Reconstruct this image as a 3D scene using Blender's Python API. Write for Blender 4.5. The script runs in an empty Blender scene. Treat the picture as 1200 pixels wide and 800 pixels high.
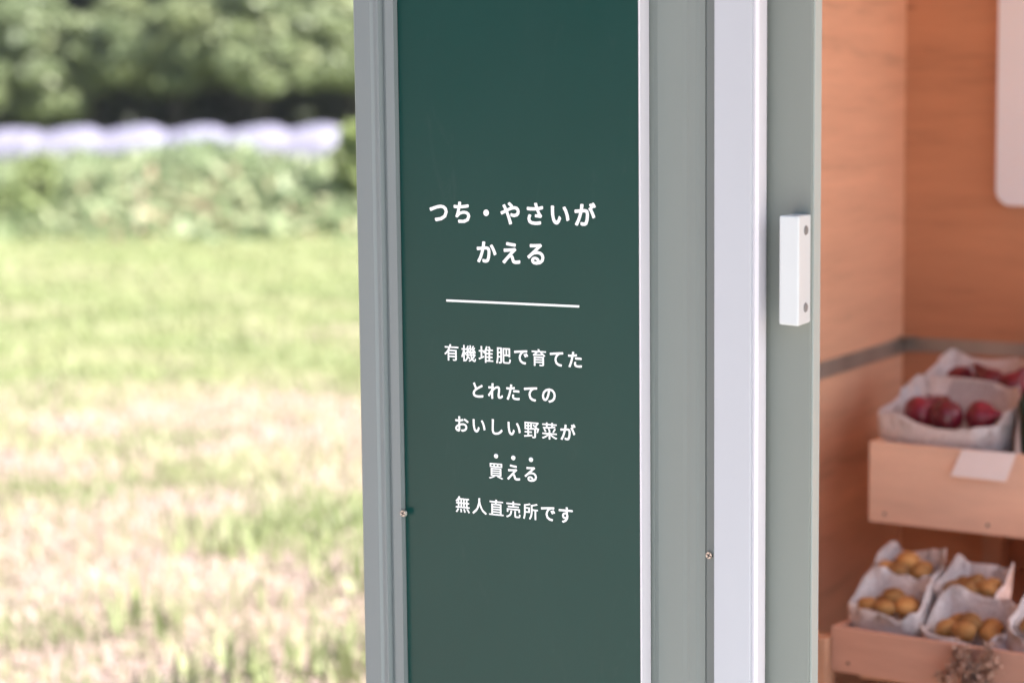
import bpy, bmesh, math, random
import numpy as np
from mathutils import Vector, Matrix, Euler
random.seed(7); RNG = np.random.default_rng(11)
R = math.radians
SC = bpy.context.scene
COL = SC.collection

# ------------------------------------------------------------------ camera
CAM_H = 1.5
FPX = 2477.0                                   # focal length in photo pixels (photo is 1200 x 800)
cam_d = bpy.data.cameras.new('camera')
cam_d.sensor_width = 36.0
cam_d.lens = FPX / 1200 * 36.0
cam_d.clip_start, cam_d.clip_end = 0.05, 2000
cam = bpy.data.objects.new('camera', cam_d); COL.objects.link(cam)
CAM_M = Matrix.Translation((0, 0, CAM_H)) @ Euler((R(90 - 6.57), 0, 0)).to_matrix().to_4x4() @ Matrix.Rotation(R(-0.60), 4, 'Z')
cam.matrix_world = CAM_M
cam_d.dof.use_dof = True
cam_d.dof.focus_distance = 2.52
cam_d.dof.aperture_fstop = 2.9
cam_d.dof.aperture_blades = 0
SC.camera = cam

# ------------------------------------------------------------------ sky, sun, exposure
SUN_EL, SUN_DIR = 50.0, Vector((0.899, -0.438, 0)).normalized()     # horizontal direction towards the sun
w = bpy.data.worlds.new('World'); SC.world = w; w.use_nodes = True
nt = w.node_tree; bg = nt.nodes['Background']
sky = nt.nodes.new('ShaderNodeTexSky'); sky.sky_type = 'NISHITA'; sky.sun_disc = False
sky.sun_elevation = R(SUN_EL); sky.sun_rotation = math.atan2(SUN_DIR.x, SUN_DIR.y)
sky.dust_density = 2.5; sky.air_density = 1.0
nt.links.new(sky.outputs[0], bg.inputs[0]); bg.inputs[1].default_value = 0.065
sd = bpy.data.lights.new('sun', 'SUN'); sd.energy = 5.0; sd.angle = R(0.53); sd.color = (1, 0.95, 0.87)
sun = bpy.data.objects.new('sun', sd); COL.objects.link(sun)
sv = Vector((SUN_DIR.x * math.cos(R(SUN_EL)), SUN_DIR.y * math.cos(R(SUN_EL)), math.sin(R(SUN_EL))))
sun.rotation_euler = sv.to_track_quat('Z', 'Y').to_euler(); sun.location = (20, -10, 60)
SC.view_settings.view_transform = 'Standard'; SC.view_settings.look = 'None'
SC.view_settings.gamma = 1; SC.view_settings.use_curve_mapping = False
SC.view_settings.exposure = 2.4
SC.cycles.max_bounces = 8; SC.cycles.diffuse_bounces = 6

# ------------------------------------------------------------------ shed frame of reference
ORG = Vector((0, 2.5, 0)); RZ = R(-30)          # u along the front, v into the shed, z up
SHED_M = Matrix.Translation(ORG) @ Matrix.Rotation(RZ, 4, 'Z'); SHED_I = SHED_M.inverted()
def ray(x, y):
    d = CAM_M.to_3x3() @ Vector(((x - 600) / FPX, -(y - 400) / FPX, -1))
    return SHED_I @ Vector((0, 0, CAM_H)), SHED_I.to_3x3() @ d
def on_v(x, y, v):                              # pixel -> (u, z) on the plane at depth v in the shed
    o, d = ray(x, y); t = (v - o.y) / d.y; p = o + d * t
    return p.x, p.z
def on_u(x, y, u):
    o, d = ray(x, y); t = (u - o.x) / d.x; p = o + d * t
    return p.y, p.z
def U(x, v, y=400): return on_v(x, y, v)[0]
def Z(x, y, v): return on_v(x, y, v)[1]
def at_depth(x, y, D):                          # pixel -> world point at distance D along +Y
    d = CAM_M.to_3x3() @ Vector(((x - 600) / FPX, -(y - 400) / FPX, -1)); t = D / d.y
    return Vector((0, 0, CAM_H)) + d * t

# ------------------------------------------------------------------ materials
def mat(name):
    m = bpy.data.materials.new(name); m.use_nodes = True
    n = m.node_tree; return m, n, n.nodes['Principled BSDF']
def N(n, t, **kw):
    x = n.nodes.new(t)
    for k, v in kw.items(): setattr(x, k, v)
    return x
def coords(n, scale=(1, 1, 1), kind='Object'):
    tc = N(n, 'ShaderNodeTexCoord'); mp = N(n, 'ShaderNodeMapping')
    mp.inputs['Scale'].default_value = scale
    n.links.new(tc.outputs[kind], mp.inputs[0]); return mp
def ramp(n, src, stops):
    r = N(n, 'ShaderNodeValToRGB'); e = r.color_ramp.elements
    while len(e) > 1: e.remove(e[-1])
    e[0].position = stops[0][0]; e[0].color = (*stops[0][1], 1)
    for p, c in stops[1:]:
        k = e.new(p); k.color = (*c, 1)
    n.links.new(src, r.inputs[0]); return r
def noise(n, mp, scale, detail=4, rough=.55, dist=0):
    x = N(n, 'ShaderNodeTexNoise'); x.inputs['Scale'].default_value = scale
    x.inputs['Detail'].default_value = detail; x.inputs['Roughness'].default_value = rough
    x.inputs['Distortion'].default_value = dist
    n.links.new(mp.outputs[0], x.inputs['Vector']); return x
def bump(n, p, src, strength, dist=.01):
    b = N(n, 'ShaderNodeBump'); b.inputs['Strength'].default_value = strength; b.inputs['Distance'].default_value = dist
    n.links.new(src, b.inputs['Height']); n.links.new(b.outputs[0], p.inputs['Normal'])

def simple(name, c, var=.12, scale=6, stretch=(1, 1, 1), rough=.5, bmp=.05, bscale=80, metal=0, rvar=.12, spec=.5):
    m, n, p = mat(name)
    mp = coords(n, stretch); a = noise(n, mp, scale)
    r = ramp(n, a.outputs['Fac'], [(.3, tuple(x * (1 - var) for x in c)), (.7, tuple(min(1, x * (1 + var)) for x in c))])
    n.links.new(r.outputs[0], p.inputs['Base Color'])
    q = N(n, 'ShaderNodeMapRange'); q.inputs[3].default_value = max(.05, rough - rvar); q.inputs[4].default_value = min(1, rough + rvar)
    n.links.new(a.outputs['Fac'], q.inputs[0]); n.links.new(q.outputs[0], p.inputs['Roughness'])
    p.inputs['Metallic'].default_value = metal; p.inputs['Specular IOR Level'].default_value = spec
    if bmp:
        b = noise(n, coords(n, (1, 1, 1)), bscale, 3); bump(n, p, b.outputs['Fac'], bmp, .002)
    return m
M = {}
M['alu'] = simple('painted_aluminium', (.180, .212, .212), .05, 5, (1, 1, .25), .42, .03, 350)
M['alu_wall'] = simple('grey_green_wall_sheet', (.198, .227, .210), .05, 4, (1, 1, .2), .45, .03, 300)
M['alu_groove_shade'] = simple('shaded_groove_tone', (.165, .188, .178), .05, 4, (1, 1, .2), .5, .02, 300)  # wall colour darkened: the groove's shade is put into the tone
M['stile'] = simple('grey_green_door_stile', (.188, .210, .188), .05, 5, (1, 1, .15), .45, .03, 300)
M['white_trim'] = simple('white_painted_trim', (.445, .465, .495), .03, 5, (1, 1, .2), .4, .02, 200)
M['white_lit_tone'] = simple('white_lit_side_trim', (.66, .64, .675), .02, 6, (1, 1, .2), .45, .02, 200)  # white trim again, brighter: light on right-facing sides put into the tone
M['white_plastic'] = simple('white_plastic', (.56, .59, .59), .02, 8, rough=.35, bmp=.02)
M['edge'] = simple('lit_door_edge_tone', (.36, .41, .385), .03, 5, (1, 1, .2), .4, .02, 200)  # stile colour lightened for the brighter light on its right-facing edge
M['screw'] = simple('bright_screw_metal', (.55, .54, .50), .2, 90, rough=.3, metal=1, bmp=0)
M['hole'] = simple('grey_handle_screw', (.17, .165, .16), .2, 30, rough=.5, bmp=0)
M['slot'] = simple('dark_screw_recess', (.05, .05, .05), .2, 30, rough=.6, bmp=0)
M['trim_metal'] = simple('dull_metal_angle', (.42, .41, .38), .25, 7, rough=.4, metal=.6)
M['white_board'] = simple('white_board_face', (.80, .85, .95), .02, 3, rough=.35, bmp=.01)
M['paper'] = simple('white_card_paper', (.84, .80, .82), .02, 20, rough=.8)
M['letter'] = simple('white_lettering_film', (.86, .90, .88), .015, 30, rough=.5, bmp=0)
M['soil'] = simple('dark_soil', (.10, .08, .06), .3, 8, rough=.9)
M['roof'] = simple('roof_sheet', (.35, .37, .36), .08, 3, rough=.45)

# green sign film: slight tone drift, faint dust and orange peel
m, n, p = mat('dark_green_sign_film')
a = noise(n, coords(n), 2.5, 5)
r = ramp(n, a.outputs['Fac'], [(.25, (.003, .040, .033)), (.75, (.004, .046, .039))])
n.links.new(r.outputs[0], p.inputs['Base Color'])
d = noise(n, coords(n, (1, 1, .4)), 14, 6, .7)
q = N(n, 'ShaderNodeMapRange'); q.inputs[3].default_value = .22; q.inputs[4].default_value = .40; p.inputs['Specular IOR Level'].default_value = .34
n.links.new(d.outputs['Fac'], q.inputs[0]); n.links.new(q.outputs[0], p.inputs['Roughness'])
wv = noise(n, coords(n, (1, 1, .5)), 5, 2); bump(n, p, wv.outputs['Fac'], .05, .01)
sm = noise(n, coords(n, (1, 1, .25)), 26, 8, .8, 1.5); sr = ramp(n, sm.outputs['Fac'], [(.58, (0, 0, 0)), (.80, (.05, .05, .05))])
ad = N(n, 'ShaderNodeMix'); ad.data_type = 'RGBA'; ad.inputs[7].default_value = (.25, .27, .26, 1)
n.links.new(sr.outputs[0], ad.inputs[0]); n.links.new(r.outputs[0], ad.inputs[6]); n.links.new(ad.outputs[2], p.inputs['Base Color'])
M['sign'] = m

def plywood(name, c, grain, knots=True, seed=0):
    m, n, p = mat(name)
    mp = coords(n, grain); mp.inputs['Location'].default_value = (seed, seed * .7, seed * 1.3)
    a = noise(n, mp, 3.0, 8, .62, .35)
    b = noise(n, mp, 13, 5, .6, .2)
    mx = N(n, 'ShaderNodeMix'); mx.data_type = 'FLOAT'; mx.inputs[0].default_value = .35
    n.links.new(a.outputs['Fac'], mx.inputs[2]); n.links.new(b.outputs['Fac'], mx.inputs[3])
    r = ramp(n, mx.outputs[0], [(.30, tuple(x * .62 for x in c)), (.45, tuple(x * .9 for x in c)), (.6, c), (.75, tuple(min(1, x * 1.15) for x in c))])
    out = r.outputs[0]
    if knots:
        mk = coords(n, tuple(2 + g * 1.2 for g in grain)); mk.inputs['Location'].default_value = (seed * 2.1, seed, seed * .3)
        v = N(n, 'ShaderNodeTexVoronoi'); v.inputs['Scale'].default_value = 1.7
        n.links.new(mk.outputs[0], v.inputs['Vector'])
        kr = ramp(n, v.outputs['Distance'], [(.0, (.7, .7, .7)), (.045, (.55, .55, .55)), (.09, (0, 0, 0))])
        km = N(n, 'ShaderNodeMix'); km.data_type = 'RGBA'
        n.links.new(kr.outputs[0], km.inputs[0]); n.links.new(out, km.inputs[6])
        km.inputs[7].default_value = (c[0] * .35, c[1] * .25, c[2] * .2, 1); out = km.outputs[2]
    n.links.new(out, p.inputs['Base Color']); p.inputs['Roughness'].default_value = .6
    bump(n, p, a.outputs['Fac'], .12, .003)
    return m
M['ply_lit_tone'] = plywood('plywood_lit_tone', (.77, .46, .31), (.5, .5, 6), False, 1)  # same plywood as the back wall, its brighter light put into the colour
M['ply_shaded_tone'] = plywood('plywood_shaded_tone', (.58, .28, .155), (.6, .6, 5), True, 6)  # same plywood as the side wall, its dimmer light put into the colour
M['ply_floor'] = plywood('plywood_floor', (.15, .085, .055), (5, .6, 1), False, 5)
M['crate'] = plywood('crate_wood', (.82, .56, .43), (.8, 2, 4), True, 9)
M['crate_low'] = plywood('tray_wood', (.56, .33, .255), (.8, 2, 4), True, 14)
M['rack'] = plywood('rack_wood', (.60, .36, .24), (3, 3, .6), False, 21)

def bag_mat():
    m, n, p = mat('crumpled_bag_paper')
    a = noise(n, coords(n), 30, 6, .7, .6); b = noise(n, coords(n), 260, 2)
    r = ramp(n, b.outputs['Fac'], [(.3, (.52, .47, .48)), (.6, (.72, .68, .70))])
    n.links.new(r.outputs[0], p.inputs['Base Color']); p.inputs['Roughness'].default_value = .8
    bump(n, p, a.outputs['Fac'], .5, .008)
    return m
M['bag'] = bag_mat()
def produce(name, lo, hi, scale, rough, stretch=(1, 1, 1), b=.2):
    m, n, p = mat(name)
    a = noise(n, coords(n, stretch), scale, 6, .65)
    r = ramp(n, a.outputs['Fac'], [(.32, lo), (.65, hi)])
    oi = N(n, 'ShaderNodeObjectInfo'); mr_ = N(n, 'ShaderNodeMapRange'); mr_.inputs[3].default_value = .55; mr_.inputs[4].default_value = 1.15
    n.links.new(oi.outputs['Random'], mr_.inputs[0])
    hs = N(n, 'ShaderNodeHueSaturation'); n.links.new(mr_.outputs[0], hs.inputs['Value']); n.links.new(r.outputs[0], hs.inputs['Color'])
    n.links.new(hs.outputs[0], p.inputs['Base Color']); p.inputs['Roughness'].default_value = rough
    bump(n, p, a.outputs['Fac'], b, .004); return m
M['onion'] = produce('red_onion_skin', (.085, .006, .016), (.27, .016, .045), 14, .3, (4, 4, .4), .08)
M['potato'] = produce('potato_skin', (.26, .11, .035), (.56, .30, .10), 22, .75)
M['dried'] = produce('dried_flower', (.36, .20, .14), (.74, .52, .42), 60, .9)
M['greens'] = produce('dark_leaf_greens', (.010, .02, .012), (.03, .06, .03), 30, .5)

def leafmat(name, stops, transl=.35, scale=.9, rough=.5):
    m, n, p = mat(name)
    at = N(n, 'ShaderNodeAttribute', attribute_name='tint')
    r = ramp(n, at.outputs['Fac'], stops)
    n.links.new(r.outputs[0], p.inputs['Base Color']); p.inputs['Roughness'].default_value = rough
    p.inputs['Specular IOR Level'].default_value = .35
    t = N(n, 'ShaderNodeBsdfTranslucent'); n.links.new(r.outputs[0], t.inputs[0])
    mx = N(n, 'ShaderNodeMixShader'); mx.inputs[0].default_value = transl
    n.links.new(p.outputs[0], mx.inputs[1]); n.links.new(t.outputs[0], mx.inputs[2])
    n.links.new(mx.outputs[0], n.nodes['Material Output'].inputs[0]); return m
M['leaf'] = leafmat('tree_leaves', [(0, (.062, .085, .042)), (.5, (.115, .145, .07)), (1, (.18, .205, .10))], .16)
M['leaf_dark'] = leafmat('woodland_leaves', [(0, (.045, .055, .04)), (1, (.11, .13, .08))], .3)
M['weed'] = leafmat('weed_leaves', [(0, (.12, .165, .08)), (.5, (.215, .265, .15)), (.8, (.28, .30, .18)), (1, (.33, .25, .18))], .4)
M['bush'] = leafmat('bush_leaves', [(0, (.10, .14, .06)), (1, (.27, .32, .14))], .35)
M['bush_mid'] = leafmat('corner_bush_leaves', [(0, (.12, .17, .08)), (1, (.34, .40, .15))], .4)
M['bush_dark'] = leafmat('dark_bush_leaves', [(0, (.04, .075, .045)), (1, (.13, .18, .09))], .3)
M['grass'] = leafmat('field_grass', [(0, (.15, .185, .08)), (.35, (.225, .26, .122)), (.6, (.285, .285, .17)), (.72, (.345, .27, .23)), (1, (.41, .32, .305))], .35)
M['bark'] = simple('tree_bark', (.035, .03, .028), .35, 12, (1, 1, .2), .9, .5, 30)

# white crop cover
m, n, p = mat('white_crop_cover_fabric')
a = noise(n, coords(n), 3, 5)
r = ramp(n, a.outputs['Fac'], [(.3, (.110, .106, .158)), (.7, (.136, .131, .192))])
n.links.new(r.outputs[0], p.inputs['Base Color']); p.inputs['Roughness'].default_value = .8
bump(n, p, a.outputs['Fac'], .4, .1); M['cover'] = m

# field ground: mown green far off, straw and bare earth patches nearer
m, n, p = mat('field_ground')
g = coords(n)
big = noise(n, g, .33, 4, .6, .4); mid = noise(n, g, 2.2, 6, .7); fine = noise(n, g, 24, 5, .7)
sep = N(n, 'ShaderNodeSeparateXYZ'); n.links.new(g.outputs[0], sep.inputs[0])
mr = N(n, 'ShaderNodeMapRange'); mr.inputs[1].default_value = 9.0; mr.inputs[2].default_value = 12.5; mr.inputs[3].default_value = .20; mr.inputs[4].default_value = -.12
n.links.new(sep.outputs[1], mr.inputs[0])
def madd(x, y, k=None):
    o = N(n, 'ShaderNodeMath', operation='ADD' if k is None else 'MULTIPLY_ADD')
    n.links.new(x, o.inputs[0])
    if k is None: n.links.new(y, o.inputs[1])
    else: o.inputs[1].default_value = k; n.links.new(y, o.inputs[2])
    return o.outputs[0]
s = madd(mid.outputs['Fac'], mr.outputs[0], .55); s = madd(big.outputs['Fac'], s, .45)
gr = ramp(n, s, [(.36, (.215, .245, .10)), (.47, (.25, .265, .135)), (.54, (.29, .25, .175)), (.60, (.36, .275, .245)), (.80, (.29, .20, .175))])
fr = ramp(n, fine.outputs['Fac'], [(.3, (.72, .72, .72)), (.7, (1.1, 1.1, 1.1))])
mm = N(n, 'ShaderNodeMix'); mm.data_type = 'RGBA'; mm.blend_type = 'MULTIPLY'; mm.inputs[0].default_value = 1
n.links.new(gr.outputs[0], mm.inputs[6]); n.links.new(fr.outputs[0], mm.inputs[7])
n.links.new(mm.outputs[2], p.inputs['Base Color']); p.inputs['Roughness'].default_value = .9
bump(n, p, fine.outputs['Fac'], .6, .03); M['ground'] = m

# ------------------------------------------------------------------ mesh helpers
def tag(o, label=None, cat=None, group=None, kind=None):
    for k, v in (('label', label), ('category', cat), ('group', group), ('kind', kind)):
        if v: o[k] = v
    return o
def link(name, me, material, parent=None, smooth=False, world=None):
    o = bpy.data.objects.new(name, me); COL.objects.link(o)
    if material: me.materials.append(material)
    if smooth:
        for f in me.polygons: f.use_smooth = True
    if parent: o.parent = parent
    elif world is not None: o.matrix_world = world
    return o
def empty(name, M4=None):
    o = bpy.data.objects.new(name, None); COL.objects.link(o); o.empty_display_size = .1
    if M4 is not None: o.matrix_world = M4
    return o
def bm_mesh(bm, name='mesh'):
    me = bpy.data.meshes.new(name); bm.normal_update(); bm.to_mesh(me); bm.free(); return me
def box(bm, u0, u1, v0, v1, z0, z1):
    c = Matrix.Translation(((u0 + u1) / 2, (v0 + v1) / 2, (z0 + z1) / 2)) @ Matrix.Diagonal((u1 - u0, v1 - v0, z1 - z0, 1))
    return bmesh.ops.create_cube(bm, size=1, matrix=c)['verts']
def bevel(bm, w, seg=2):
    bmesh.ops.bevel(bm, geom=bm.edges[:], offset=w, segments=seg, profile=.6, affect='EDGES', clamp_overlap=True)
def boxes(name, specs, material, parent=None, bev=0, world=None):
    bm = bmesh.new()
    for s in specs: box(bm, *s)
    if bev: bevel(bm, bev)
    return link(name, bm_mesh(bm, name), material, parent, world=world)
def prism(name, prof, z0, z1, material, parent=None, bev=0):
    bm = bmesh.new()
    vs = [bm.verts.new((u, v, z0)) for u, v in prof]
    f = bm.faces.new(vs)
    r = bmesh.ops.extrude_face_region(bm, geom=[f])
    for v in r['geom']:
        if isinstance(v, bmesh.types.BMVert): v.co.z = z1
    bmesh.ops.recalc_face_normals(bm, faces=bm.faces[:])
    if bev:
        es = [e for e in bm.edges if abs(e.verts[0].co.z - e.verts[1].co.z) > .1]
        bmesh.ops.bevel(bm, geom=es, offset=bev, segments=3, profile=.5, affect='EDGES', clamp_overlap=True)
    return link(name, bm_mesh(bm, name), material, parent)
def quad_cloud(name, P, size, material, tint, up=0.0, aspect=1.6, parent=None, world=None, nrm=None):
    """leaf-sized quads (folded along the middle) at points P"""
    k = len(P)
    a = RNG.normal(size=(k, 3));
    if nrm is not None: a = a * .75 + nrm
    a[:, 2] += up
    a /= np.linalg.norm(a, axis=1)[:, None]
    b = np.cross(a, RNG.normal(size=(k, 3))); b /= np.linalg.norm(b, axis=1)[:, None]
    c = np.cross(a, b)
    s = (size if np.ndim(size) else np.full(k, size))[:, None]
    L = b * s * aspect * .5; W = c * s * .5
    V = np.empty((k, 4, 3)); V[:, 0] = P - L; V[:, 1] = P + W * .9 - a * s * .1; V[:, 2] = P + L; V[:, 3] = P - W * .9 - a * s * .1
    return raw_mesh(name, V.reshape(-1, 3), np.arange(k * 4).reshape(k, 4), np.repeat(tint, 4), material, parent, world)
def raw_mesh(name, V, F, tint, material, parent=None, world=None):
    me = bpy.data.meshes.new(name)
    nf, kk = F.shape
    me.vertices.add(len(V)); me.vertices.foreach_set('co', V.astype(np.float32).ravel())
    me.loops.add(nf * kk); me.loops.foreach_set('vertex_index', F.astype(np.int32).ravel())
    me.polygons.add(nf); me.polygons.foreach_set('loop_start', (np.arange(nf) * kk).astype(np.int32))
    at = me.attributes.new('tint', 'FLOAT', 'POINT'); at.data.foreach_set('value', np.asarray(tint, np.float32))
    me.update(calc_edges=True); me.validate()
    return link(name, me, material, parent, world=world)
def vnoise(x, y, f, seed=0):
    x = x * f + seed * 17.3; y = y * f + seed * 9.1
    return (np.sin(x * 1.3 + 2 * np.sin(y * .7)) + np.sin(y * 1.7 + 1.6 * np.sin(x * .9 + 1)) + np.sin((x + y) * 2.3 + .5) * .5) / 5 + .5

# ------------------------------------------------------------------ ground and far setting
bm = bmesh.new(); bmesh.ops.create_grid(bm, x_segments=40, y_segments=40, size=300)
tag(link('ground', bm_mesh(bm), M['ground']), 'sunlit grass field with straw coloured dry patches', kind='structure')

# unseen grey gravel added round shed and camera to cool the bounced light
m, n, p = mat('grey_bounce_gravel'); g_ = coords(n)
v_n = N(n, 'ShaderNodeTexVoronoi'); v_n.inputs['Scale'].default_value = 55; n.links.new(g_.outputs[0], v_n.inputs['Vector'])
r = ramp(n, v_n.outputs['Color'], [(.1, (.27, .27, .265)), (.9, (.45, .45, .44))]); n.links.new(r.outputs[0], p.inputs['Base Color'])
p.inputs['Roughness'].default_value = .9; bump(n, p, v_n.outputs['Distance'], .8, .01)
bm = bmesh.new(); box(bm, -.45, 6, -6, 2.6, .002, .014)
tag(link('added_bounce_gravel', bm_mesh(bm), m, None, False, SHED_M), kind='structure')

# woods: single trees of the front row, then the mass behind
def tree(X, Y, H, rad, base, seed, label, material, nclump=90, leaf=.17):
    rg = np.random.default_rng(seed)
    t = empty('broadleaf_tree', Matrix.Translation((X, Y, 0)))
    tag(t, label, 'tree', 'trees at the edge of the woods')
    bm = bmesh.new()
    def limb(p0, p1, r0, r1, seg=4):
        p0, p1 = Vector(p0), Vector(p1); rings = []
        ax = (p1 - p0).normalized(); s = ax.orthogonal().normalized(); q = ax.cross(s)
        for i in range(seg + 1):
            f = i / seg; c = p0.lerp(p1, f) + (s * rg.normal() + q * rg.normal()) * .04 * (0 < i < seg); r = r0 + (r1 - r0) * f
            rings.append([bm.verts.new(c + (s * math.cos(k * math.pi / 4) + q * math.sin(k * math.pi / 4)) * r) for k in range(8)])
        for A, B in zip(rings, rings[1:]):
            for k in range(8): bm.faces.new((A[k], A[(k + 1) % 8], B[(k + 1) % 8], B[k]))
        bm.faces.new(rings[0][::-1]); bm.faces.new(rings[-1])
    limb((0, 0, -.1), (0.1, 0, base + (H - base) * .55), .2, .08, 6)
    for k in range(9):
        an = rg.uniform(0, 6.28); z0 = base * .7 + rg.uniform(0, .45) * (H - base)
        limb((0, 0, z0), (math.cos(an) * rad * .7, math.sin(an) * rad * .7, z0 + rg.uniform(.4, 1.4)), .08, .025)
    link('trunk', bm_mesh(bm), M['bark'], t, True)
    P = []; S = []; T = []; NR = []
    cz, hz = (base + H) / 2, (H - base) / 2
    for k in range(nclump):
        d = rg.normal(size=3); d /= np.linalg.norm(d); d *= rg.uniform(.55, 1.0) ** .5
        zf = min(1, abs(d[2]) ** 1.1); sk = rad * 1.15 / max(.35, math.hypot(d[0], d[1]) / np.linalg.norm(d)) * math.sqrt(1 - .8 * zf * zf); c = np.array((d[0] * sk, d[1] * sk, base + .25 + zf * np.linalg.norm(d) * (H - base - .4))); r = rg.uniform(.32, .68)
        m_ = int(330 * r * r / .36)
        q = rg.normal(size=(m_, 3)); q /= np.linalg.norm(q, axis=1)[:, None]
        rr = rg.uniform(.35, 1, m_)[:, None] ** .5
        P.append(c + q * rr * np.array((r * 1.25, r * 1.25, r * .68))); NR.append(q)
        S.append(rg.uniform(leaf * .7, leaf * 1.3, m_)); T.append(np.clip(rg.normal(.5, .18, m_) + rg.normal(0, .16), 0, 1))
    P = np.concatenate(P); NR = np.concatenate(NR); k = P[:, 2] > .35; P = P[k]
    quad_cloud('crown', P, np.concatenate(S)[k], material, np.concatenate(T)[k], .35, 1.5, t, nrm=NR[k] * .9)
    return t
tr = [(-15.4, 58.5, 4.9, 2.9, 1.0, 'leftmost pale green tree, cut by the photo edge, behind the white row cover'),
      (-12.0, 61.5, 4.4, 2.3, 1.7, 'low tree second from the left at the edge of the woods'),
      (-9.4, 60.0, 4.6, 2.4, 2.1, 'middle tree of the low front row, its layered crown above the white row cover'),
      (-6.9, 59.0, 5.6, 2.5, 1.8, 'broad tree right of the middle of the woods, crown lit on top'),
      (-4.4, 60.5, 5.2, 2.4, 2.1, 'low tree at the woods edge closest to the grey corner post'),
      (-13.6, 64.5, 9.0, 2.8, 2.6, 'tall tree rising behind the leftmost low tree'),
      (-8.2, 64.5, 9.5, 3.0, 2.6, 'tall tree rising behind the middle of the low front row'),
      (-3.6, 64.8, 9.2, 2.9, 2.6, 'tall tree rising behind the low tree next to the corner post')]
for i, (X, Y, H, r_, b_, lb) in enumerate(tr):
    tree(X, Y, H, r_, b_, 40 + i, lb, M['leaf'], 95 if i < 5 else 130)
k = 62000
P = np.stack([RNG.uniform(-34, 22, k), RNG.uniform(67.5, 74, k), np.abs(RNG.uniform(0, 10.5, k))], 1)
P[:, 2] *= .75 + .25 * vnoise(P[:, 0], P[:, 1], .8, 3)
side = RNG.random(9000); Q = np.stack([np.where(side < .5, RNG.uniform(-34, -18.5, 9000), RNG.uniform(-1, 22, 9000)), RNG.uniform(60, 66, 9000), RNG.uniform(1.2, 8, 9000)], 1)
an = RNG.uniform(R(150), R(275), 16000); rr_ = RNG.uniform(30, 38, 16000)   # unseen trees added behind the camera to darken the sign's reflection
Q2 = np.stack([np.cos(an) * rr_, np.sin(an) * rr_, RNG.uniform(0, 9, 16000) * (.7 + .3 * vnoise(an * 30, rr_, .5))], 1)
P = np.concatenate([P, Q, Q2])
tag(quad_cloud('woodland', P, np.where(P[:, 1] < 30, RNG.uniform(.6, 1.1, len(P)), RNG.uniform(.25, .5, len(P))), M['leaf_dark'], RNG.uniform(0, 1, len(P)), .3), 'dark mass of woods behind the front trees, plus added unseen trees', kind='stuff')

# white row covers: low tunnels side by side, each with its hoops
def row_cover(X0, X1, Y, wd, h, step, seed, label):
    rg = random.Random(seed); L = X1 - X0
    t = tag(empty('row_cover', Matrix.Translation((X0, Y, 0))), label, 'row cover', 'white row covers before the woods')
    nu = int(L / .08); nv = 16; V = []; F = []
    hs = [h * rg.uniform(.97, 1.03) for _ in range(int(L / step) + 3)]
    for i in range(nu + 1):
        x = L * i / nu; f = x / step; c = abs(math.cos(math.pi * f)); j = int(f + .5)
        g_ = (f + .5) % 1; g_ = g_ / .72 if g_ < .72 else (1 - g_) / .28; hh = hs[j] - .14 * (1 - math.sin(g_ * math.pi / 2)) - rg.uniform(0, .01)
        e = min(1, min(x, L - x) / .5 + .12); hh *= e ** .4
        for q in range(nv + 1):
            a = math.pi * q / nv
            V.append((x, -math.cos(a) * wd / 2 * (.97 + .03 * c) * (1 + rg.uniform(-.015, .015)), max(0, math.sin(a) ** .45 * hh + rg.uniform(-.008, .008))))
    for i in range(nu):
        for q in range(nv):
            a = i * (nv + 1) + q; F.append((a, a + nv + 1, a + nv + 2, a + 1))
    F.append(tuple(range(nv + 1))); F.append(tuple(range(nu * (nv + 1), (nu + 1) * (nv + 1)))[::-1])
    me = bpy.data.meshes.new('cover_sheet'); me.from_pydata(V, [], F); me.update()
    link('cover_sheet', me, M['cover'], t, True)
    def arc(name, x, hh, w2, r, material):
        bm = bmesh.new(); prev = None
        for i in range(15):
            a = math.pi * i / 14; c = Vector((x, -math.cos(a) * w2, math.sin(a) ** .45 * hh))
            ring = [bm.verts.new(c + Vector((math.sin(q) * r, -math.cos(q) * r * math.cos(a), math.cos(q) * r * math.sin(a)))) for q in (0, 1.57, 3.14, 4.71)]
            if prev:
                for q in range(4): bm.faces.new((prev[q], prev[(q + 1) % 4], ring[(q + 1) % 4], ring[q]))
            prev = ring
        link(name, bm_mesh(bm), material, t, True)
    for j in range(1, int(L / step) + 1): arc('hoop', j * step, hs[j] - .018, wd / 2 - .02, .01, M['alu'])
    for j in range(int(L / step)): arc('tie_cord', (j + .5) * step, h - .15 + .012, wd / 2 * .97 + .012, .006, M['cover'])
q0 = at_depth(12, 140, 44); q1 = at_depth(408, 140, 44)
row_cover(q0.x, q1.x, 44, 1.5, at_depth(200, 146.5, 44).z, 1.28, 4, 'nearer white row cover between the weeds and the woods')
row_cover(-15.5, q1.x + 1.2, 47.5, 1.5, at_depth(200, 146.5, 44).z - .12, 1.4, 5, 'farther white row cover showing just behind the nearer one')

# weeds along the far edge of the field
k = 38000
X = RNG.uniform(-15, 11.3, k); Y = RNG.normal(26, 1.3, k); hh = (.70 + .32 * vnoise(X, Y * .4, 1.4, 1)) * np.exp(-((Y - 26.3) / 2.6) ** 2)
P = np.stack([X, Y, hh * RNG.uniform(0.02, 1, k) ** .8], 1)
ti = np.clip(RNG.normal(.45, .2, k) + (vnoise(X, Y, .9, 5) - .5) * .5 + np.where((P[:, 2] < .25) & (RNG.random(k) < .16), .5, 0), 0, 1)
tag(quad_cloud('weeds', P, RNG.uniform(.07, .16, k), M['weed'], ti, .3, 2.6), 'pale green tall weeds along the far edge of the field', kind='stuff')

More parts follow.
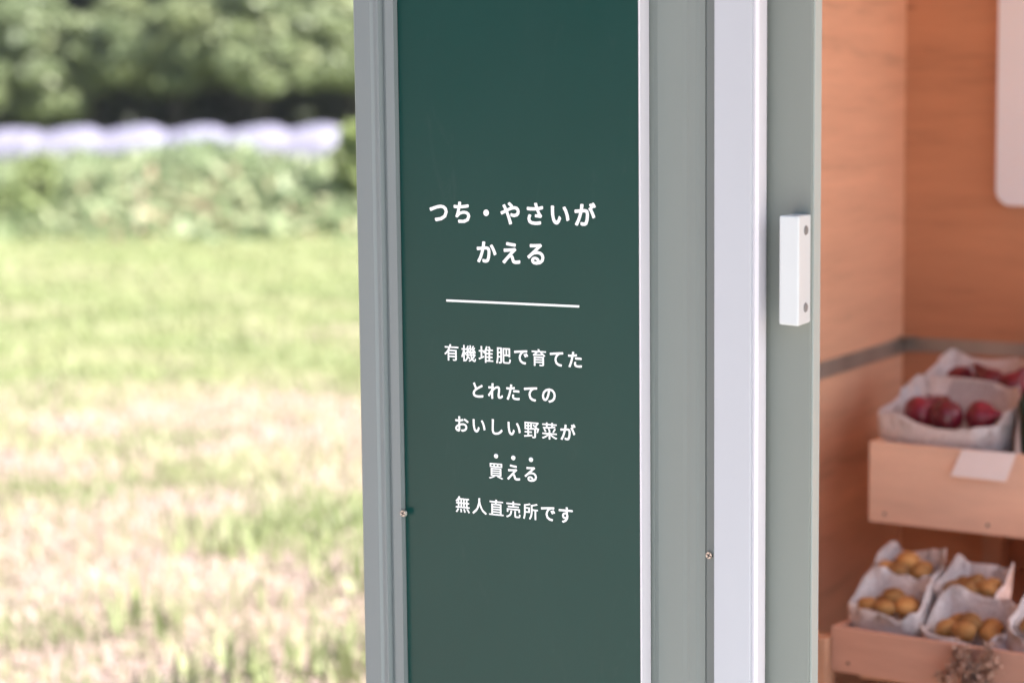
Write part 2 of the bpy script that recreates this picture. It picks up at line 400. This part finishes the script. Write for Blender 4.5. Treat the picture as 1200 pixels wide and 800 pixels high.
def bush(px, py_base, D, wd, h, seed, label, material, n=5000):
    q = at_depth(px, 300, D)
    t = empty('weed_bush', Matrix.Translation((q.x, D, 0))); tag(t, label, 'bush', 'bushes at the field edge')
    rg = np.random.default_rng(seed); P = []; T = []
    for c in range(16):
        a = rg.uniform(0, 6.28); rr = rg.uniform(0, .75) * wd / 2; z = rg.uniform(.15, .85) * h
        r = wd * .24 * (1.15 - z / h * .5); kq = n // 16
        d = rg.normal(size=(kq, 3)); d /= np.linalg.norm(d, axis=1)[:, None]
        P.append(np.array((math.cos(a) * rr, math.sin(a) * rr, z)) + d * r * rg.uniform(.3, 1, kq)[:, None]); T.append(np.clip(rg.normal(.5, .25, kq) + rg.normal(0, .15), 0, 1))
    P = np.concatenate(P); T = np.concatenate(T); kk = P[:, 2] > .02
    quad_cloud('foliage', P[kk], rg.uniform(.05, .11, kk.sum()), material, T[kk], .3, 1.9, t)
    bm = bmesh.new()
    for c in range(6):
        a = c * 1.05; e = Vector((math.cos(a) * wd * .3, math.sin(a) * wd * .3, h * .7)); s = Vector((0, 0, -.02)) + Vector((math.cos(a), math.sin(a), 0)) * .04
        q = bmesh.ops.create_cone(bm, segments=6, radius1=.018, radius2=.006, depth=1, cap_ends=True)['verts']
        ax = (e - s); mt = Matrix.Translation((e + s) / 2) @ ax.to_track_quat('Z', 'Y').to_matrix().to_4x4() @ Matrix.Diagonal((1, 1, ax.length, 1))
        bmesh.ops.transform(bm, matrix=mt, verts=q)
    link('stem', bm_mesh(bm), M['bark'], t, True)
bush(38, 0, 24.2, 1.0, .95, 3, 'bright green bush at far left in front of the white row covers', M['bush'])
bush(414, 0, 24.4, .75, 1.32, 4, 'green bush right beside the grey corner post, taller than the weeds', M['bush_mid'])
bush(285, 0, 25.2, .55, .62, 5, 'small dark green clump among the pale weeds', M['bush_dark'], 2500)

# grass of the field
k = 300000
D = 4.3 * np.exp(RNG.uniform(0, 1, k) * math.log(26 / 4.3))
X = RNG.uniform(0, 1, k); X = -(.27 * D + 1.6) + X * (.27 * D + 1.6 + .16 * D + .8)
local = np.stack([X, D - 2.5], 1); u_ = local[:, 0] * math.cos(RZ) + local[:, 1] * math.sin(RZ); v_ = -local[:, 0] * math.sin(RZ) + local[:, 1] * math.cos(RZ)
keep = ~((u_ > -.46) & (v_ < 2.62)); X, D = X[keep], D[keep]; k = len(X)
patch = vnoise(X, D, .9, 2) * .6 + vnoise(X, D, 3.1, 4) * .4
straw = np.clip((11.5 - D) / 2.5, 0, 1) * .34 + .42 + (patch - .42) * np.clip(1.35 - D / 18, .35, 1)
dry = RNG.random(k) < np.clip((straw - .42) * 2.6, .06, .85)
ti = np.where(dry, np.clip(RNG.uniform(.74, .94, k) + (vnoise(X, D, 2.6, 6) - .5) * .3, .68, 1), np.clip(RNG.normal(.36, .09, k) + (vnoise(X, D, 2.2, 9) - .5) * np.clip(1.0 - D / 30, .25, .8), 0, .62))
ln = np.where(dry, RNG.uniform(.03, .09, k), RNG.uniform(.03, .085, k)) * (1 + .5 * (RNG.random(k) < .04))
wdt = .0035 + .00055 * D + RNG.uniform(0, .003, k)
tuft = (D < 6.9) & (X > -.19 * D) & (vnoise(X, D, 4, 8) > .56) & ~dry & (RNG.random(k) < .55)
ln = np.where(tuft, RNG.uniform(.08, .2, k), ln); wdt = np.where(tuft, wdt * 2.2, wdt)
az = RNG.uniform(0, 6.283, k); lean = np.where(dry, RNG.uniform(.9, 1.6, k), RNG.uniform(.05, .7, k))
dx, dy = np.cos(az), np.sin(az)
base = np.stack([X, D, np.zeros(k) - .004], 1); sd_ = np.stack([-dy, dx, np.zeros(k)], 1) * wdt[:, None] * .5
def along(f, g):
    l = lean * g; return base + np.stack([dx * np.sin(l) * ln * f, dy * np.sin(l) * ln * f, np.maximum(.006, np.cos(l) * ln * f)], 1)
V = np.empty((k, 5, 3)); V[:, 0] = base - sd_; V[:, 1] = base + sd_; mp_ = along(.55, .7); V[:, 2] = mp_ + sd_ * .8; V[:, 3] = mp_ - sd_ * .8; V[:, 4] = along(1, 1.15)
b5 = (np.arange(k) * 5)[:, None]
F = np.concatenate([b5 + np.array([0, 1, 2]), b5 + np.array([0, 2, 3]), b5 + np.array([3, 2, 4])])
tag(raw_mesh('grass', V.reshape(-1, 3), F, np.repeat(ti, 5), M['grass']), 'short green and straw coloured grass of the field', kind='stuff')

# ------------------------------------------------------------------ the shed
shed = tag(empty('sales_shed', SHED_M), 'small grey metal sales shed with open sliding door and plywood interior', 'shed')
Z0, Z1 = .02, 2.35
uL = U(424.5, 0, 250); uP = U(466, 0, 100)        # outer edge of the post, left edge of the sign
uS = U(748.5, 0, 250)                           # right front edge of the sign
vW = .024                                       # grey wall, set back behind the sign board
uG = U(826, vW, 400); uJ0 = U(836.5, .006, 400); uJ1 = U(880, .006, 400)
vD = .042                                       # front of the sliding door
uD1 = U(951, vD, 300); uD0 = U(880, vD, 300)
UR, VB = 1.55, 1.80
# corner post with its grooves
e0 = uL; w_ = uP - uL
prof = [(e0, .03), (e0, -.011), (e0 + .003, -.014), (e0 + w_ * .46, -.014), (e0 + w_ * .52, -.0120), (e0 + w_ * .57, -.0120), (e0 + w_ * .60, -.0128), (e0 + w_ * .66, -.0128),
        (e0 + w_ * .70, -.0045), (e0 + w_ * .76, -.0045), (e0 + w_ * .79, -.0085), (e0 + w_ * 1.01, -.0085), (e0 + w_ * 1.015, .03)]
prism('corner_post', prof, Z0, Z1, M['alu'], shed)
wp0, wp1 = uP + .012, uG; wr = lambda px: U(px, vW, 400)
prism('wall_panel', [(wp0, vW + .012), (wp0, vW + .0022), (wr(766), vW + .0022), (wr(771), vW + .0008), (wr(800), vW), (wr(805), vW + .0004), (wr(808), vW), (wr(816), vW + .0002), (wr(819), vW + .0012), (wp1, vW + .0016), (wp1, vW + .012)], Z0, Z1, M['alu_wall'], shed)
boxes('groove_strip', [(uG + .0005, uJ0 + .004, vW + .003, vW + .011, Z0, Z1)], M['alu_groove_shade'], shed)
jr = .004
boxes('door_jamb', [(uJ0, uJ1, .006, .034, Z0, Z1)], M['white_trim'], shed, .0015)
# rounded bead on the jamb's right side
cu = uJ1 - .0004
prism('jamb_bead', [(cu, .010), (cu + .004, .0085), (cu + .007, .012), (cu + .0075, .030), (cu + .006, .036), (cu, .036)], Z0, Z1, M['white_lit_tone'], shed)
# sliding door, slid open behind the sign: stile in view, leaf behind
door = boxes('sliding_door', [(uD0 - .02, uD1, vD, vD + .022, .20, 2.05)], M['stile'], shed, .0018)
boxes('door_leaf', [(-.15, uD0 - .021, vD + .004, vD + .018, .20, 2.05)], M['stile'], door)
prism('edge_strip', [(uD1 - .0005, vD + .003), (uD1 + .0015, vD + .003), (uD1 + .0015, vD + .023), (uD1 - .0005, vD + .023)], .20, 2.05, M['edge'], door)
# pull handle: block flush with the door edge, screw holes in its right face
zt, zb = Z(931, 253, vD - .036), Z(931, 381, vD - .036)
hu1 = uD1 - .001; hu0 = hu1 - .0235; hv0 = vD - .035
bm = bmesh.new(); box(bm, hu0, hu1, hv0, vD + .001, zb, zt)
for v in bm.verts:
    if v.co.y < vD - .01 and v.co.z < (zb + zt) / 2 and v.co.x > hu0 + .01: v.co.z -= .0015
bevel(bm, .0028, 3)
link('handle', bm_mesh(bm), M['white_plastic'], door)
def disc(name, c, axis, r, depth, material, parent, slot=None):
    bm = bmesh.new()
    bmesh.ops.create_cone(bm, segments=20, radius1=r, radius2=r * .78, depth=depth, cap_ends=True)
    q = Vector(axis).to_track_quat('Z', 'Y').to_matrix().to_4x4()
    bmesh.ops.transform(bm, matrix=Matrix.Translation(c) @ q, verts=bm.verts[:])
    return link(name, bm_mesh(bm), material, parent)
for zz in (zt - .017, zb + .018):
    disc('screw', (hu1 + .0003, (hv0 + vD) / 2 + .003, zz), (1, 0, 0), .0060, .0016, M['hole'], door)
def wall_screw(px, py, v):
    u, z = on_v(px, py, v)
    s = disc('screw', (u, v - .0012, z), (0, -1, 0), .0048, .0026, M['screw'], shed)
    bm = bmesh.new()
    for a in (.4, .4 + math.pi / 2):
        vs = box(bm, -.0030, .0030, -.0004, .0004, -.0006, .0006); bmesh.ops.transform(bm, matrix=Matrix.Translation((u, v - .0027, z)) @ Matrix.Rotation(a, 4, 'Y'), verts=vs)
    link('cross_slot', bm_mesh(bm), M['slot'], s)
wall_screw(473.2, 601, -.0085); wall_screw(831.5, 650, vW + .003)
# shell
boxes('outer_wall', [(uL + .002, uL + .014, .0305, VB + .05, Z0, Z1)], M['alu_wall'], shed)
boxes('outer_wall', [(uL + .002, UR + .05, VB + .051, VB + .065, Z0, Z1)], M['alu_wall'], shed)
added_hatch = (.25, 1.70, 1.02, 2.08)                    # unseen opening added in the right side wall to light the interior
def holed(u0, u1, v0, v1, z0, z1):
    a, b, c, d = added_hatch
    return [(u0, u1, v0, a, z0, z1), (u0, u1, b, v1, z0, z1), (u0, u1, a, b, z0, c), (u0, u1, a, b, d, z1)]
boxes('outer_wall', holed(UR + .036, UR + .05, .031, VB + .05, Z0, Z1), M['alu_wall'], shed)
uI = on_u(1059, 300, 0) and U(1059, VB, 300)    # inner corner seen in the photo
boxes('plywood_side_wall', [(uI - .012, uI, .075, VB - .0005, .185, 2.28)], M['ply_lit_tone'], shed)
boxes('plywood_side_wall', holed(UR, UR + .012, .075, VB - .0005, .185, 2.28), M['ply_lit_tone'], shed)
boxes('plywood_back_wall', [(uI - .012, UR + .012, VB, VB + .012, .185, 2.28)], M['ply_shaded_tone'], shed)
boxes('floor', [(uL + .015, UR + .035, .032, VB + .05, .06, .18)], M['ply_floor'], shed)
boxes('ceiling', [(uL + .015, UR + .035, .075, VB + .05, 2.285, 2.30)], M['ply_lit_tone'], shed)
boxes('roof', [(uL - .05, UR + .1, -.55, VB + .15, 2.352, 2.40)], M['roof'], shed, .008)  # front overhang deepened, out of view, to shade the top of the front
boxes('door_header', [(uJ1 + .01, UR - .05, .02, .07, 2.06, 2.34)], M['alu_wall'], shed)
boxes('door_jamb', [(UR - .05, UR + .05, -.01, .03, Z0, Z1)], M['white_trim'], shed, .002)
boxes('threshold', [(uJ1 + .01, UR - .051, .025, .075, .02, .195)], M['alu'], shed, .002)
# metal angle along the plywood
zt0 = Z(1057, 402, VB)
boxes('metal_angle', [(uI, uI + .004, .08, VB - .005, zt0 - .018, zt0 + .012)], M['trim_metal'], shed)
boxes('metal_angle', [(uI + .0045, UR - .001, VB - .004, VB - .0003, zt0 - .014, zt0 + .012)], M['trim_metal'], shed)
boxes('metal_angle', [(uI + .002, uI + .03, VB - .03, VB - .0045, zt0 + .0125, zt0 + .0155)], M['trim_metal'], shed)

# ------------------------------------------------------------------ the sign
sign = tag(empty('sign_board', SHED_M), 'dark green sign board with white Japanese lettering on the shed front', 'sign')
sz0, sz1 = .25, 2.25
boxes('board', [(uP + .0013, uS, 0, .0225, sz0, sz1)], M['sign'], sign)
boxes('white_edge', [(uS + .0004, uS + .0026, -.0006, .0232, sz0, sz1)], M['white_lit_tone'], sign, .0006)
def glyph_mesh(ch, bold):
    c = bpy.data.curves.new('glyph', 'FONT'); c.body = ch; c.size = 1; c.extrude = .012; c.resolution_u = 3
    o = bpy.data.objects.new('glyph', c); COL.objects.link(o)
    me = bpy.data.meshes.new_from_object(o.evaluated_get(bpy.context.evaluated_depsgraph_get()))
    bpy.data.objects.remove(o); bpy.data.curves.remove(c)
    bm = bmesh.new()                             # heavier stroke: the thin glyph laid again round its outline, each a hair higher
    dense = ord(ch) >= 0x4e00; k_ = bold * (.75 if dense else 1.15)
    for i in range(9):
        dx, dy = (0, 0) if i == 8 else (math.cos(i * math.pi / 4) * k_, math.sin(i * math.pi / 4) * k_ * (.6 if dense else 1))
        k0 = len(bm.verts); bm.from_mesh(me); bm.verts.ensure_lookup_table()
        bmesh.ops.translate(bm, vec=(dx, dy, i * .004), verts=bm.verts[k0:])
    bm.to_mesh(me); bm.free()
    me.transform(Matrix.Translation((-.5, -.38, 0))); me.materials.clear(); return me
def text_line(s, a, b, em, bold):
    (ua, za), (ub, zb) = on_v(*a, 0), on_v(*b, 0); zc = (za + zb) / 2
    ln = empty('text_line'); ln.parent = sign; ln.location = ((ua + ub) / 2, -.0006, zc)
    for i, ch in enumerate(s):
        f = i / (len(s) - 1) if len(s) > 1 else 0
        me = glyph_mesh(ch, bold)
        o = link('character', me, M['letter'], ln)
        o.location = ((ub - ua) * (f - .5), 0, 0); o.rotation_euler = (R(90), 0, 0); o.scale = (em, em, em * .05)
text_line('つち・やさいが', (514.5, 248.5), (685.5, 251.5), .0290, .026)
text_line('かえる', (570, 295), (628.5, 297.5), .0290, .026)
text_line('有機堆肥で育てた', (529.5, 412), (674, 422), .0215, .020)
text_line('とれたての', (560, 457), (643.5, 462), .0215, .022)
text_line('おいしい野菜が', (541, 496.5), (665.5, 506.5), .0215, .020)
text_line('買える', (581.5, 551), (622.5, 555), .0215, .020)
text_line('無人直売所です', (542.5, 590), (663, 603.5), .0215, .020)
for px, py in ((581.3, 534), (601.5, 536.1), (622.2, 538.2)):
    u, z = on_v(px, py, 0); disc('emphasis_dot', (u, -.0006, z), (0, -1, 0), .0029, .0012, M['letter'], sign)
(ua, za), (ub, zb_) = on_v(523.5, 351.5, 0), on_v(679, 359.3, 0)
zc = (za + zb_) / 2
boxes('rule_line', [(ua, ub, -.0011, -.0002, zc - .0013, zc + .0013)], M['letter'], sign)

# ------------------------------------------------------------------ white board on the back wall
v_ = VB - .022
bu, bz = on_v(1166.5, 241, v_)
bm = bmesh.new(); rr = .03; W, H = 1.1, .75; pts = []
for cx, cz, a0 in ((bu + rr, bz + rr, 180), (bu + W - rr, bz + rr, 270), (bu + W - rr, bz + H - rr, 0), (bu + rr, bz + H - rr, 90)):
    for i in range(7):
        a = R(a0 + 15 * i); pts.append((cx + math.cos(a) * rr, cz + math.sin(a) * rr))
f = bm.faces.new([bm.verts.new((x, v_, z)) for x, z in pts])
g = bmesh.ops.extrude_face_region(bm, geom=[f])
for v in g['geom']:
    if isinstance(v, bmesh.types.BMVert): v.co.y += .0217
bmesh.ops.recalc_face_normals(bm, faces=bm.faces[:])
wb = tag(empty('white_board', SHED_M), 'white board with rounded corners on the plywood back wall', 'board')
link('panel', bm_mesh(bm), M['white_board'], wb)

# ------------------------------------------------------------------ rack, crates, bags
vU, vL = 1.257, .945
cuU = U(1018.5, vU, 520); czT = Z(1018.5, 517, vU); czB = Z(1024, 611, vU)
tuL = U(974, vL, 740); tzT = Z(974, 733, vL); tzB = Z(974, 785, vL)
rack = tag(empty('display_rack', SHED_M), 'low wooden rack inside the shed holding the two vegetable boxes', 'rack')
boxes('shelf', [(cuU + .04, 1.25, vU + .09, VB - .01, czB - .022, czB - .001)], M['rack'], rack, .001)
boxes('shelf', [(tuL + .03, 1.25, vL + .05, VB - .004, tzB - .021, tzB - .001)], M['rack'], rack, .001)
boxes('added_shade_panel', [(1.2505, 1.262, vL + .05, VB - .01, .181, czB + .02)], M['rack'], rack, .001)  # unseen board added to block light from the right below the shelf
pz = Z(961, 748, vL - .02)
ul0, ul1 = U(946, vL - .02, 770), U(967.5, vL - .02, 770)
boxes('upright', [(ul0, ul1, vL - .02, vL + .02, .181, pz)], M['rack'], rack, .003)
for uu, vv, zt_ in ((cuU + .05, VB - .06, czB - .022), (1.2, VB - .06, czB - .022), (1.2, vL + .055, tzB - .022), (1.2, vU + .21, czB - .022)):
    boxes('upright', [(uu, uu + .04, vv, vv + .04, .181, zt_ - .0005)], M['rack'], rack, .002)
def crate(name, u0, u1, v0, v1, z0, z1, material, label, cat):
    c = tag(empty(name, SHED_M), label, cat, 'wooden boxes on the rack'); t = .012
    bm = bmesh.new(); box(bm, u0, u1, v0, v0 + t, z0, z1); bevel(bm, .0018); fr = link('front_board', bm_mesh(bm), material, c)
    boxes('back_board', [(u0, u1, v1 - t, v1, z0, z1)], material, c, .0018)
    for a in (u0, u1 - t): boxes('side_board', [(a, a + t, v0 + t + .0005, v1 - t - .0005, z0, z1)], material, c, .0018)
    nb = 4; st = (v1 - v0 - 2 * t) / nb
    for i in range(nb): boxes('bottom_slat', [(u0 + t + .0005, u1 - t - .0005, v0 + t + i * st + .003, v0 + t + (i + 1) * st - .003, z0 + .002, z0 + .010)], material, c)
    for a in np.linspace(u0 + .03, u1 - .03, 4):
        disc('nail', (a, v0 - .0003, z0 + .016), (0, -1, 0), .003, .0012, M['slot'], c)
    return c
BASE_M = SHED_M.copy()
def frame(u, v, deg):
    global SHED_M, SHED_I
    SHED_M = BASE_M @ Matrix.Translation((u, v, 0)) @ Matrix.Rotation(R(deg), 4, 'Z') @ Matrix.Translation((-u, -v, 0)); SHED_I = SHED_M.inverted()
def upper(): frame(cuU, vU, -4.5)
def lower(): frame(tuL, vL, -5.5)
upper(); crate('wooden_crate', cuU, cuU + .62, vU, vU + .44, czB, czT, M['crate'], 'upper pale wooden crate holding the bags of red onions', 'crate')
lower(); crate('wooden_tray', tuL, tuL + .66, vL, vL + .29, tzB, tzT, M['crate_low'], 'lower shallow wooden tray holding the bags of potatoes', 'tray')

BAGS = {}
def bag(x0, x1, yf, yb, vf, vb, zbase, fill, seed, label, material=None, lip=.006):
    """open paper bag: pixel extent of its mouth, rim lower in front; zbase = where it stands; fill = inner floor height below front rim"""
    rg = random.Random(seed); vm = (vf + vb) / 2
    u0, u1 = U(x0, vm, (yf + yb) / 2), U(x1, vm, (yf + yb) / 2); um = (u0 + u1) / 2
    zf, zb = Z((x0 + x1) / 2, yf, vf), Z((x0 + x1) / 2, yb, vb)
    a, b = (u1 - u0) / 2, (vb - vf) / 2; n_ = 40; rings = []
    ph = [rg.uniform(0, 6.28) for _ in range(6)]
    def ring(f, sc, zfun):
        r = []
        for i in range(n_):
            t = 2 * math.pi * i / n_; c, s = math.cos(t), math.sin(t); e = .72 - .15 * f
            px = math.copysign(abs(c) ** e, c); py = math.copysign(abs(s) ** e, s)
            wob = 1 + .03 * f * math.sin(13 * t + ph[5]) + .045 * math.sin(3 * t + ph[0] + f * 3) + .03 * math.sin(5 * t + ph[1] - f * 4) + .018 * math.sin(9 * t + ph[2] + f * 9)
            jt = .0022 if 0 < f < 1 else .001
            r.append((um + a * px * sc * wob + rg.uniform(-jt, jt), vm + b * py * sc * wob + rg.uniform(-jt, jt), zfun(py, t)))
        return r
    rim = lambda py, t: zf + (zb - zf) * (py + 1) / 2 + .006 * math.sin(3 * t + ph[3]) + .004 * math.sin(7 * t + ph[4]) - .003 * math.cos(4 * t)
    for f in (0, .04, .25, .45, .65, .85, 1.0):
        sc = .86 if f == 0 else .93 + .09 * f - (.05 * math.sin(f * 3.1))
        rings.append(ring(f, sc, lambda py, t, f=f: zbase + (rim(py, t) - zbase) * f + (.002 if f == 0 else 0)))
    th = .0012
    k = 1 - th / min(a, b)
    rings.append(ring(1.0, 1.02 * k, lambda py, t: rim(py, t) + .0005))
    zin = zf - fill - .035
    for f in (.5, .0):
        rings.append(ring(1 - (1 - f) * .4, (1.0 if f else .97) * k, lambda py, t, f=f: zin + (rim(py, t) - zin) * f))
    V = [p for r in rings for p in r]; F = []
    for j in range(len(rings) - 1):
        for i in range(n_):
            q = j * n_; F.append((q + i, q + (i + 1) % n_, q + n_ + (i + 1) % n_, q + n_ + i))
    F.append(tuple(range(n_))[::-1]); L0 = (len(rings) - 1) * n_; F.append(tuple(range(L0, L0 + n_)))
    me = bpy.data.meshes.new('paper_bag'); me.from_pydata(V, [], F); me.update()
    o = link('paper_bag', me, material or M['bag'], None, True, SHED_M)
    for f_ in me.polygons[6 * n_:7 * n_]: f_.use_smooth = False
    tag(o, label, 'bag', 'paper bags in the wooden boxes')
    BAGS[seed] = (um, vm, a, b, zf - fill)
    return zf - fill
zc_ = czB + .0105; zt_ = tzB + .0105
upper(); z1 = bag(1045, 1190, 499, 443, vU + .025, vU + .185, zc_, .020, 1, 'front white paper bag of red onions above the blank card')
z2 = bag(1086, 1198, 463, 414, vU + .20, vU + .35, zc_, .014, 2, 'back white paper bag of red onions in the upper crate')
z3 = bag(1206, 1330, 500, 430, vU + .03, vU + .2, zc_, .02, 3, 'dark bag cut by the photo edge right of the onion bags', M['greens'])
lower(); z4 = bag(1004, 1086, 722, 668, vL + .035, vL + .135, zt_, .011, 4, 'front left paper bag of potatoes in the lower tray')
z5 = bag(1026, 1098, 679, 638, vL + .145, vL + .255, zt_, .011, 5, 'back left paper bag of potatoes, tallest in the lower tray')
z6 = bag(1088, 1186, 752, 692, vL + .025, vL + .135, zt_, .011, 6, 'front right paper bag of potatoes in the lower tray')
z7 = bag(1104, 1178, 703, 655, vL + .145, vL + .255, zt_, .011, 7, 'back right paper bag of potatoes in the lower tray')
z8 = bag(1192, 1290, 752, 690, vL + .03, vL + .14, zt_, .011, 8, 'paper bag of potatoes cut by the right photo edge')
def lump(name, px, py, v, zin, *args): lump_uv(name, on_v(px, py, v)[0], v, zin, *args)
def lump_uv(name, u, v, zin, r, sx, seed, label, cat, material, group, onion=False):
    rg = random.Random(seed)
    bm = bmesh.new(); bmesh.ops.create_icosphere(bm, subdivisions=3, radius=r)
    ph = [rg.uniform(0, 6.28) for _ in range(6)]
    for q in bm.verts:
        d = q.co.normalized()
        if onion:
            kz = d.z; q.co *= (1 + .02 * math.sin(6 * math.atan2(d.y, d.x) + ph[0]))
            q.co.z *= .88
            if kz > .86: q.co.z += r * (kz - .86) * 5.5; q.co.x *= .8; q.co.y *= .8
            if kz < -.93: q.co.z -= r * (-kz - .93) * 2
        else:
            q.co *= 1 + .07 * math.sin(3 * d.x + ph[0]) * math.cos(2.5 * d.y + ph[1]) + .04 * math.sin(5 * d.z + ph[2])
            q.co.x *= sx; q.co.z *= .88
    e = Euler((rg.uniform(-.5, .5), rg.uniform(-.5, .5), rg.uniform(0, 6.28)))
    if onion: e = Euler((rg.uniform(.5, 1.3), rg.uniform(-.6, .6), rg.uniform(0, 6.28)))
    bmesh.ops.transform(bm, matrix=e.to_matrix().to_4x4(), verts=bm.verts[:])
    lo = min(q.co.z for q in bm.verts)
    o = link(name, bm_mesh(bm), material, None, True)
    o.matrix_world = SHED_M @ Matrix.Translation((u, v, zin - lo))
    tag(o, label, cat, group)
upper()
O = [(1078, 483, vU + .075, z1, .030, 'dark red onion at the left of the front bag'), (1109, 487, vU + .065, z1, .030, 'glossy red onion in the middle of the front bag'),
     (1150, 480, vU + .085, z1, .029, 'red onion at the right of the front bag'), (1100, 474, vU + .13, z1, .028, 'red onion at the back of the front bag'),
     (1160, 450, vU + .255, z2, .030, 'brightest red onion in the back bag'), (1186, 460, vU + .25, z2, .028, 'red onion at the right of the back bag'), (1126, 452, vU + .28, z2, .028, 'red onion at the left of the back bag')]
for i, (a, b, c, d, e, f) in enumerate(O): lump('red_onion', a, b, c, d, e, 1, 60 + i, f, 'onion', M['onion'], 'red onions in the paper bags', True)
lower()
spots = (('left', -.62, -.25, .0165), ('front', -.02, -.50, .0175), ('right', .60, -.12, .017), ('middle', .02, .12, .018), ('back', .42, .58, .016), ('back left corner', -.45, .48, .0165))
bagname = {4: 'front left bag', 5: 'back left bag', 6: 'front right bag', 7: 'back right bag', 8: 'bag cut by the right photo edge'}
rg_p = random.Random(31)
for kq, bn in bagname.items():
    um, vm, a_, b_, zi = BAGS[kq]
    for i, (wh, fx, fy, rr_) in enumerate(spots):
        lump_uv('potato', um + a_ * fx * .86 + rg_p.uniform(-.003, .003), vm + b_ * fy * .80, zi + (.010 if wh == 'middle' else 0), rr_ * rg_p.uniform(.9, 1.1), rg_p.uniform(1.08, 1.3), 90 + kq * 10 + i,
                f'potato at the {wh} of the {bn}' + (' in the lower tray' if kq < 8 else ''), 'potato', M['potato'], 'potatoes in the paper bags')

# blank card on the upper crate
upper()
bm = bmesh.new(); vC = vU - .003
c4 = [(1127, 527), (1191, 531), (1182, 563), (1117, 556)]
fr = [bm.verts.new((on_v(x, y, vC)[0], vC - (.012 if i > 1 else 0), on_v(x, y, vC)[1])) for i, (x, y) in enumerate(c4)]
bk = [bm.verts.new(v.co + Vector((0, .0012, 0))) for v in fr]
bm.faces.new(fr); bm.faces.new(bk[::-1])
for i in range(4): bm.faces.new((fr[i], fr[(i + 1) % 4], bk[(i + 1) % 4], bk[i]))
bmesh.ops.recalc_face_normals(bm, faces=bm.faces[:])
tag(link('price_card', bm_mesh(bm), M['paper'], None, False, SHED_M), 'blank white card on the front edge of the upper crate', 'card')

# dried flowers leaning on the lower tray
lower()
fl = tag(empty('dried_flower_bunch', SHED_M), 'bunch of dried brown flowers in front of the lower tray', 'dried flowers')
rg = np.random.default_rng(5); P = []
for i in range(26):
    px, py = rg.uniform(1098, 1166), rg.uniform(762, 808)
    if (px < 1120 and py < 775): continue
    v = vL - .012 - rg.uniform(0, .03); u, z = on_v(px, py, v)
    P.append(np.array((u, v, z)) + rg.normal(size=(42, 3)) * .006)
P = np.concatenate(P); P[:, 1] = np.minimum(P[:, 1], vL - .003)
quad_cloud('flower_head', P, rg.uniform(.005, .010, len(P)), M['dried'], rg.random(len(P)), 0, 1.2, fl)
bm = bmesh.new()
for i in range(9):
    u0, z0 = on_v(1105 + i * 7, 790, vL - .02); u1 = u0 * .3 + U(1132, vL - .02, 800) * .7
    s, e = Vector((u1, vL - .03, .184)), Vector((u0, vL - .018, z0)); ax = e - s
    q = bmesh.ops.create_cone(bm, segments=6, radius1=.0016, radius2=.0012, depth=ax.length, cap_ends=True)['verts']
    bmesh.ops.transform(bm, matrix=Matrix.Translation((s + e) / 2) @ ax.to_track_quat('Z', 'Y').to_matrix().to_4x4(), verts=q)
link('stem', bm_mesh(bm), M['dried'], fl)

# ------------------------------------------------------------------ thin summer haze
m = bpy.data.materials.new('summer_haze'); m.use_nodes = True; n = m.node_tree
n.nodes.remove(n.nodes['Principled BSDF']); pv = n.nodes.new('ShaderNodeVolumePrincipled')
pv.inputs['Color'].default_value = (.80, .88, 1.0, 1); pv.inputs['Density'].default_value = .00017; pv.inputs['Anisotropy'].default_value = 0
n.links.new(pv.outputs[0], n.nodes['Material Output'].inputs['Volume'])
bm = bmesh.new(); box(bm, -310, 310, -310, 310, -1, 14)
tag(link('haze', bm_mesh(bm), m), 'thin pale haze over the field', kind='stuff')
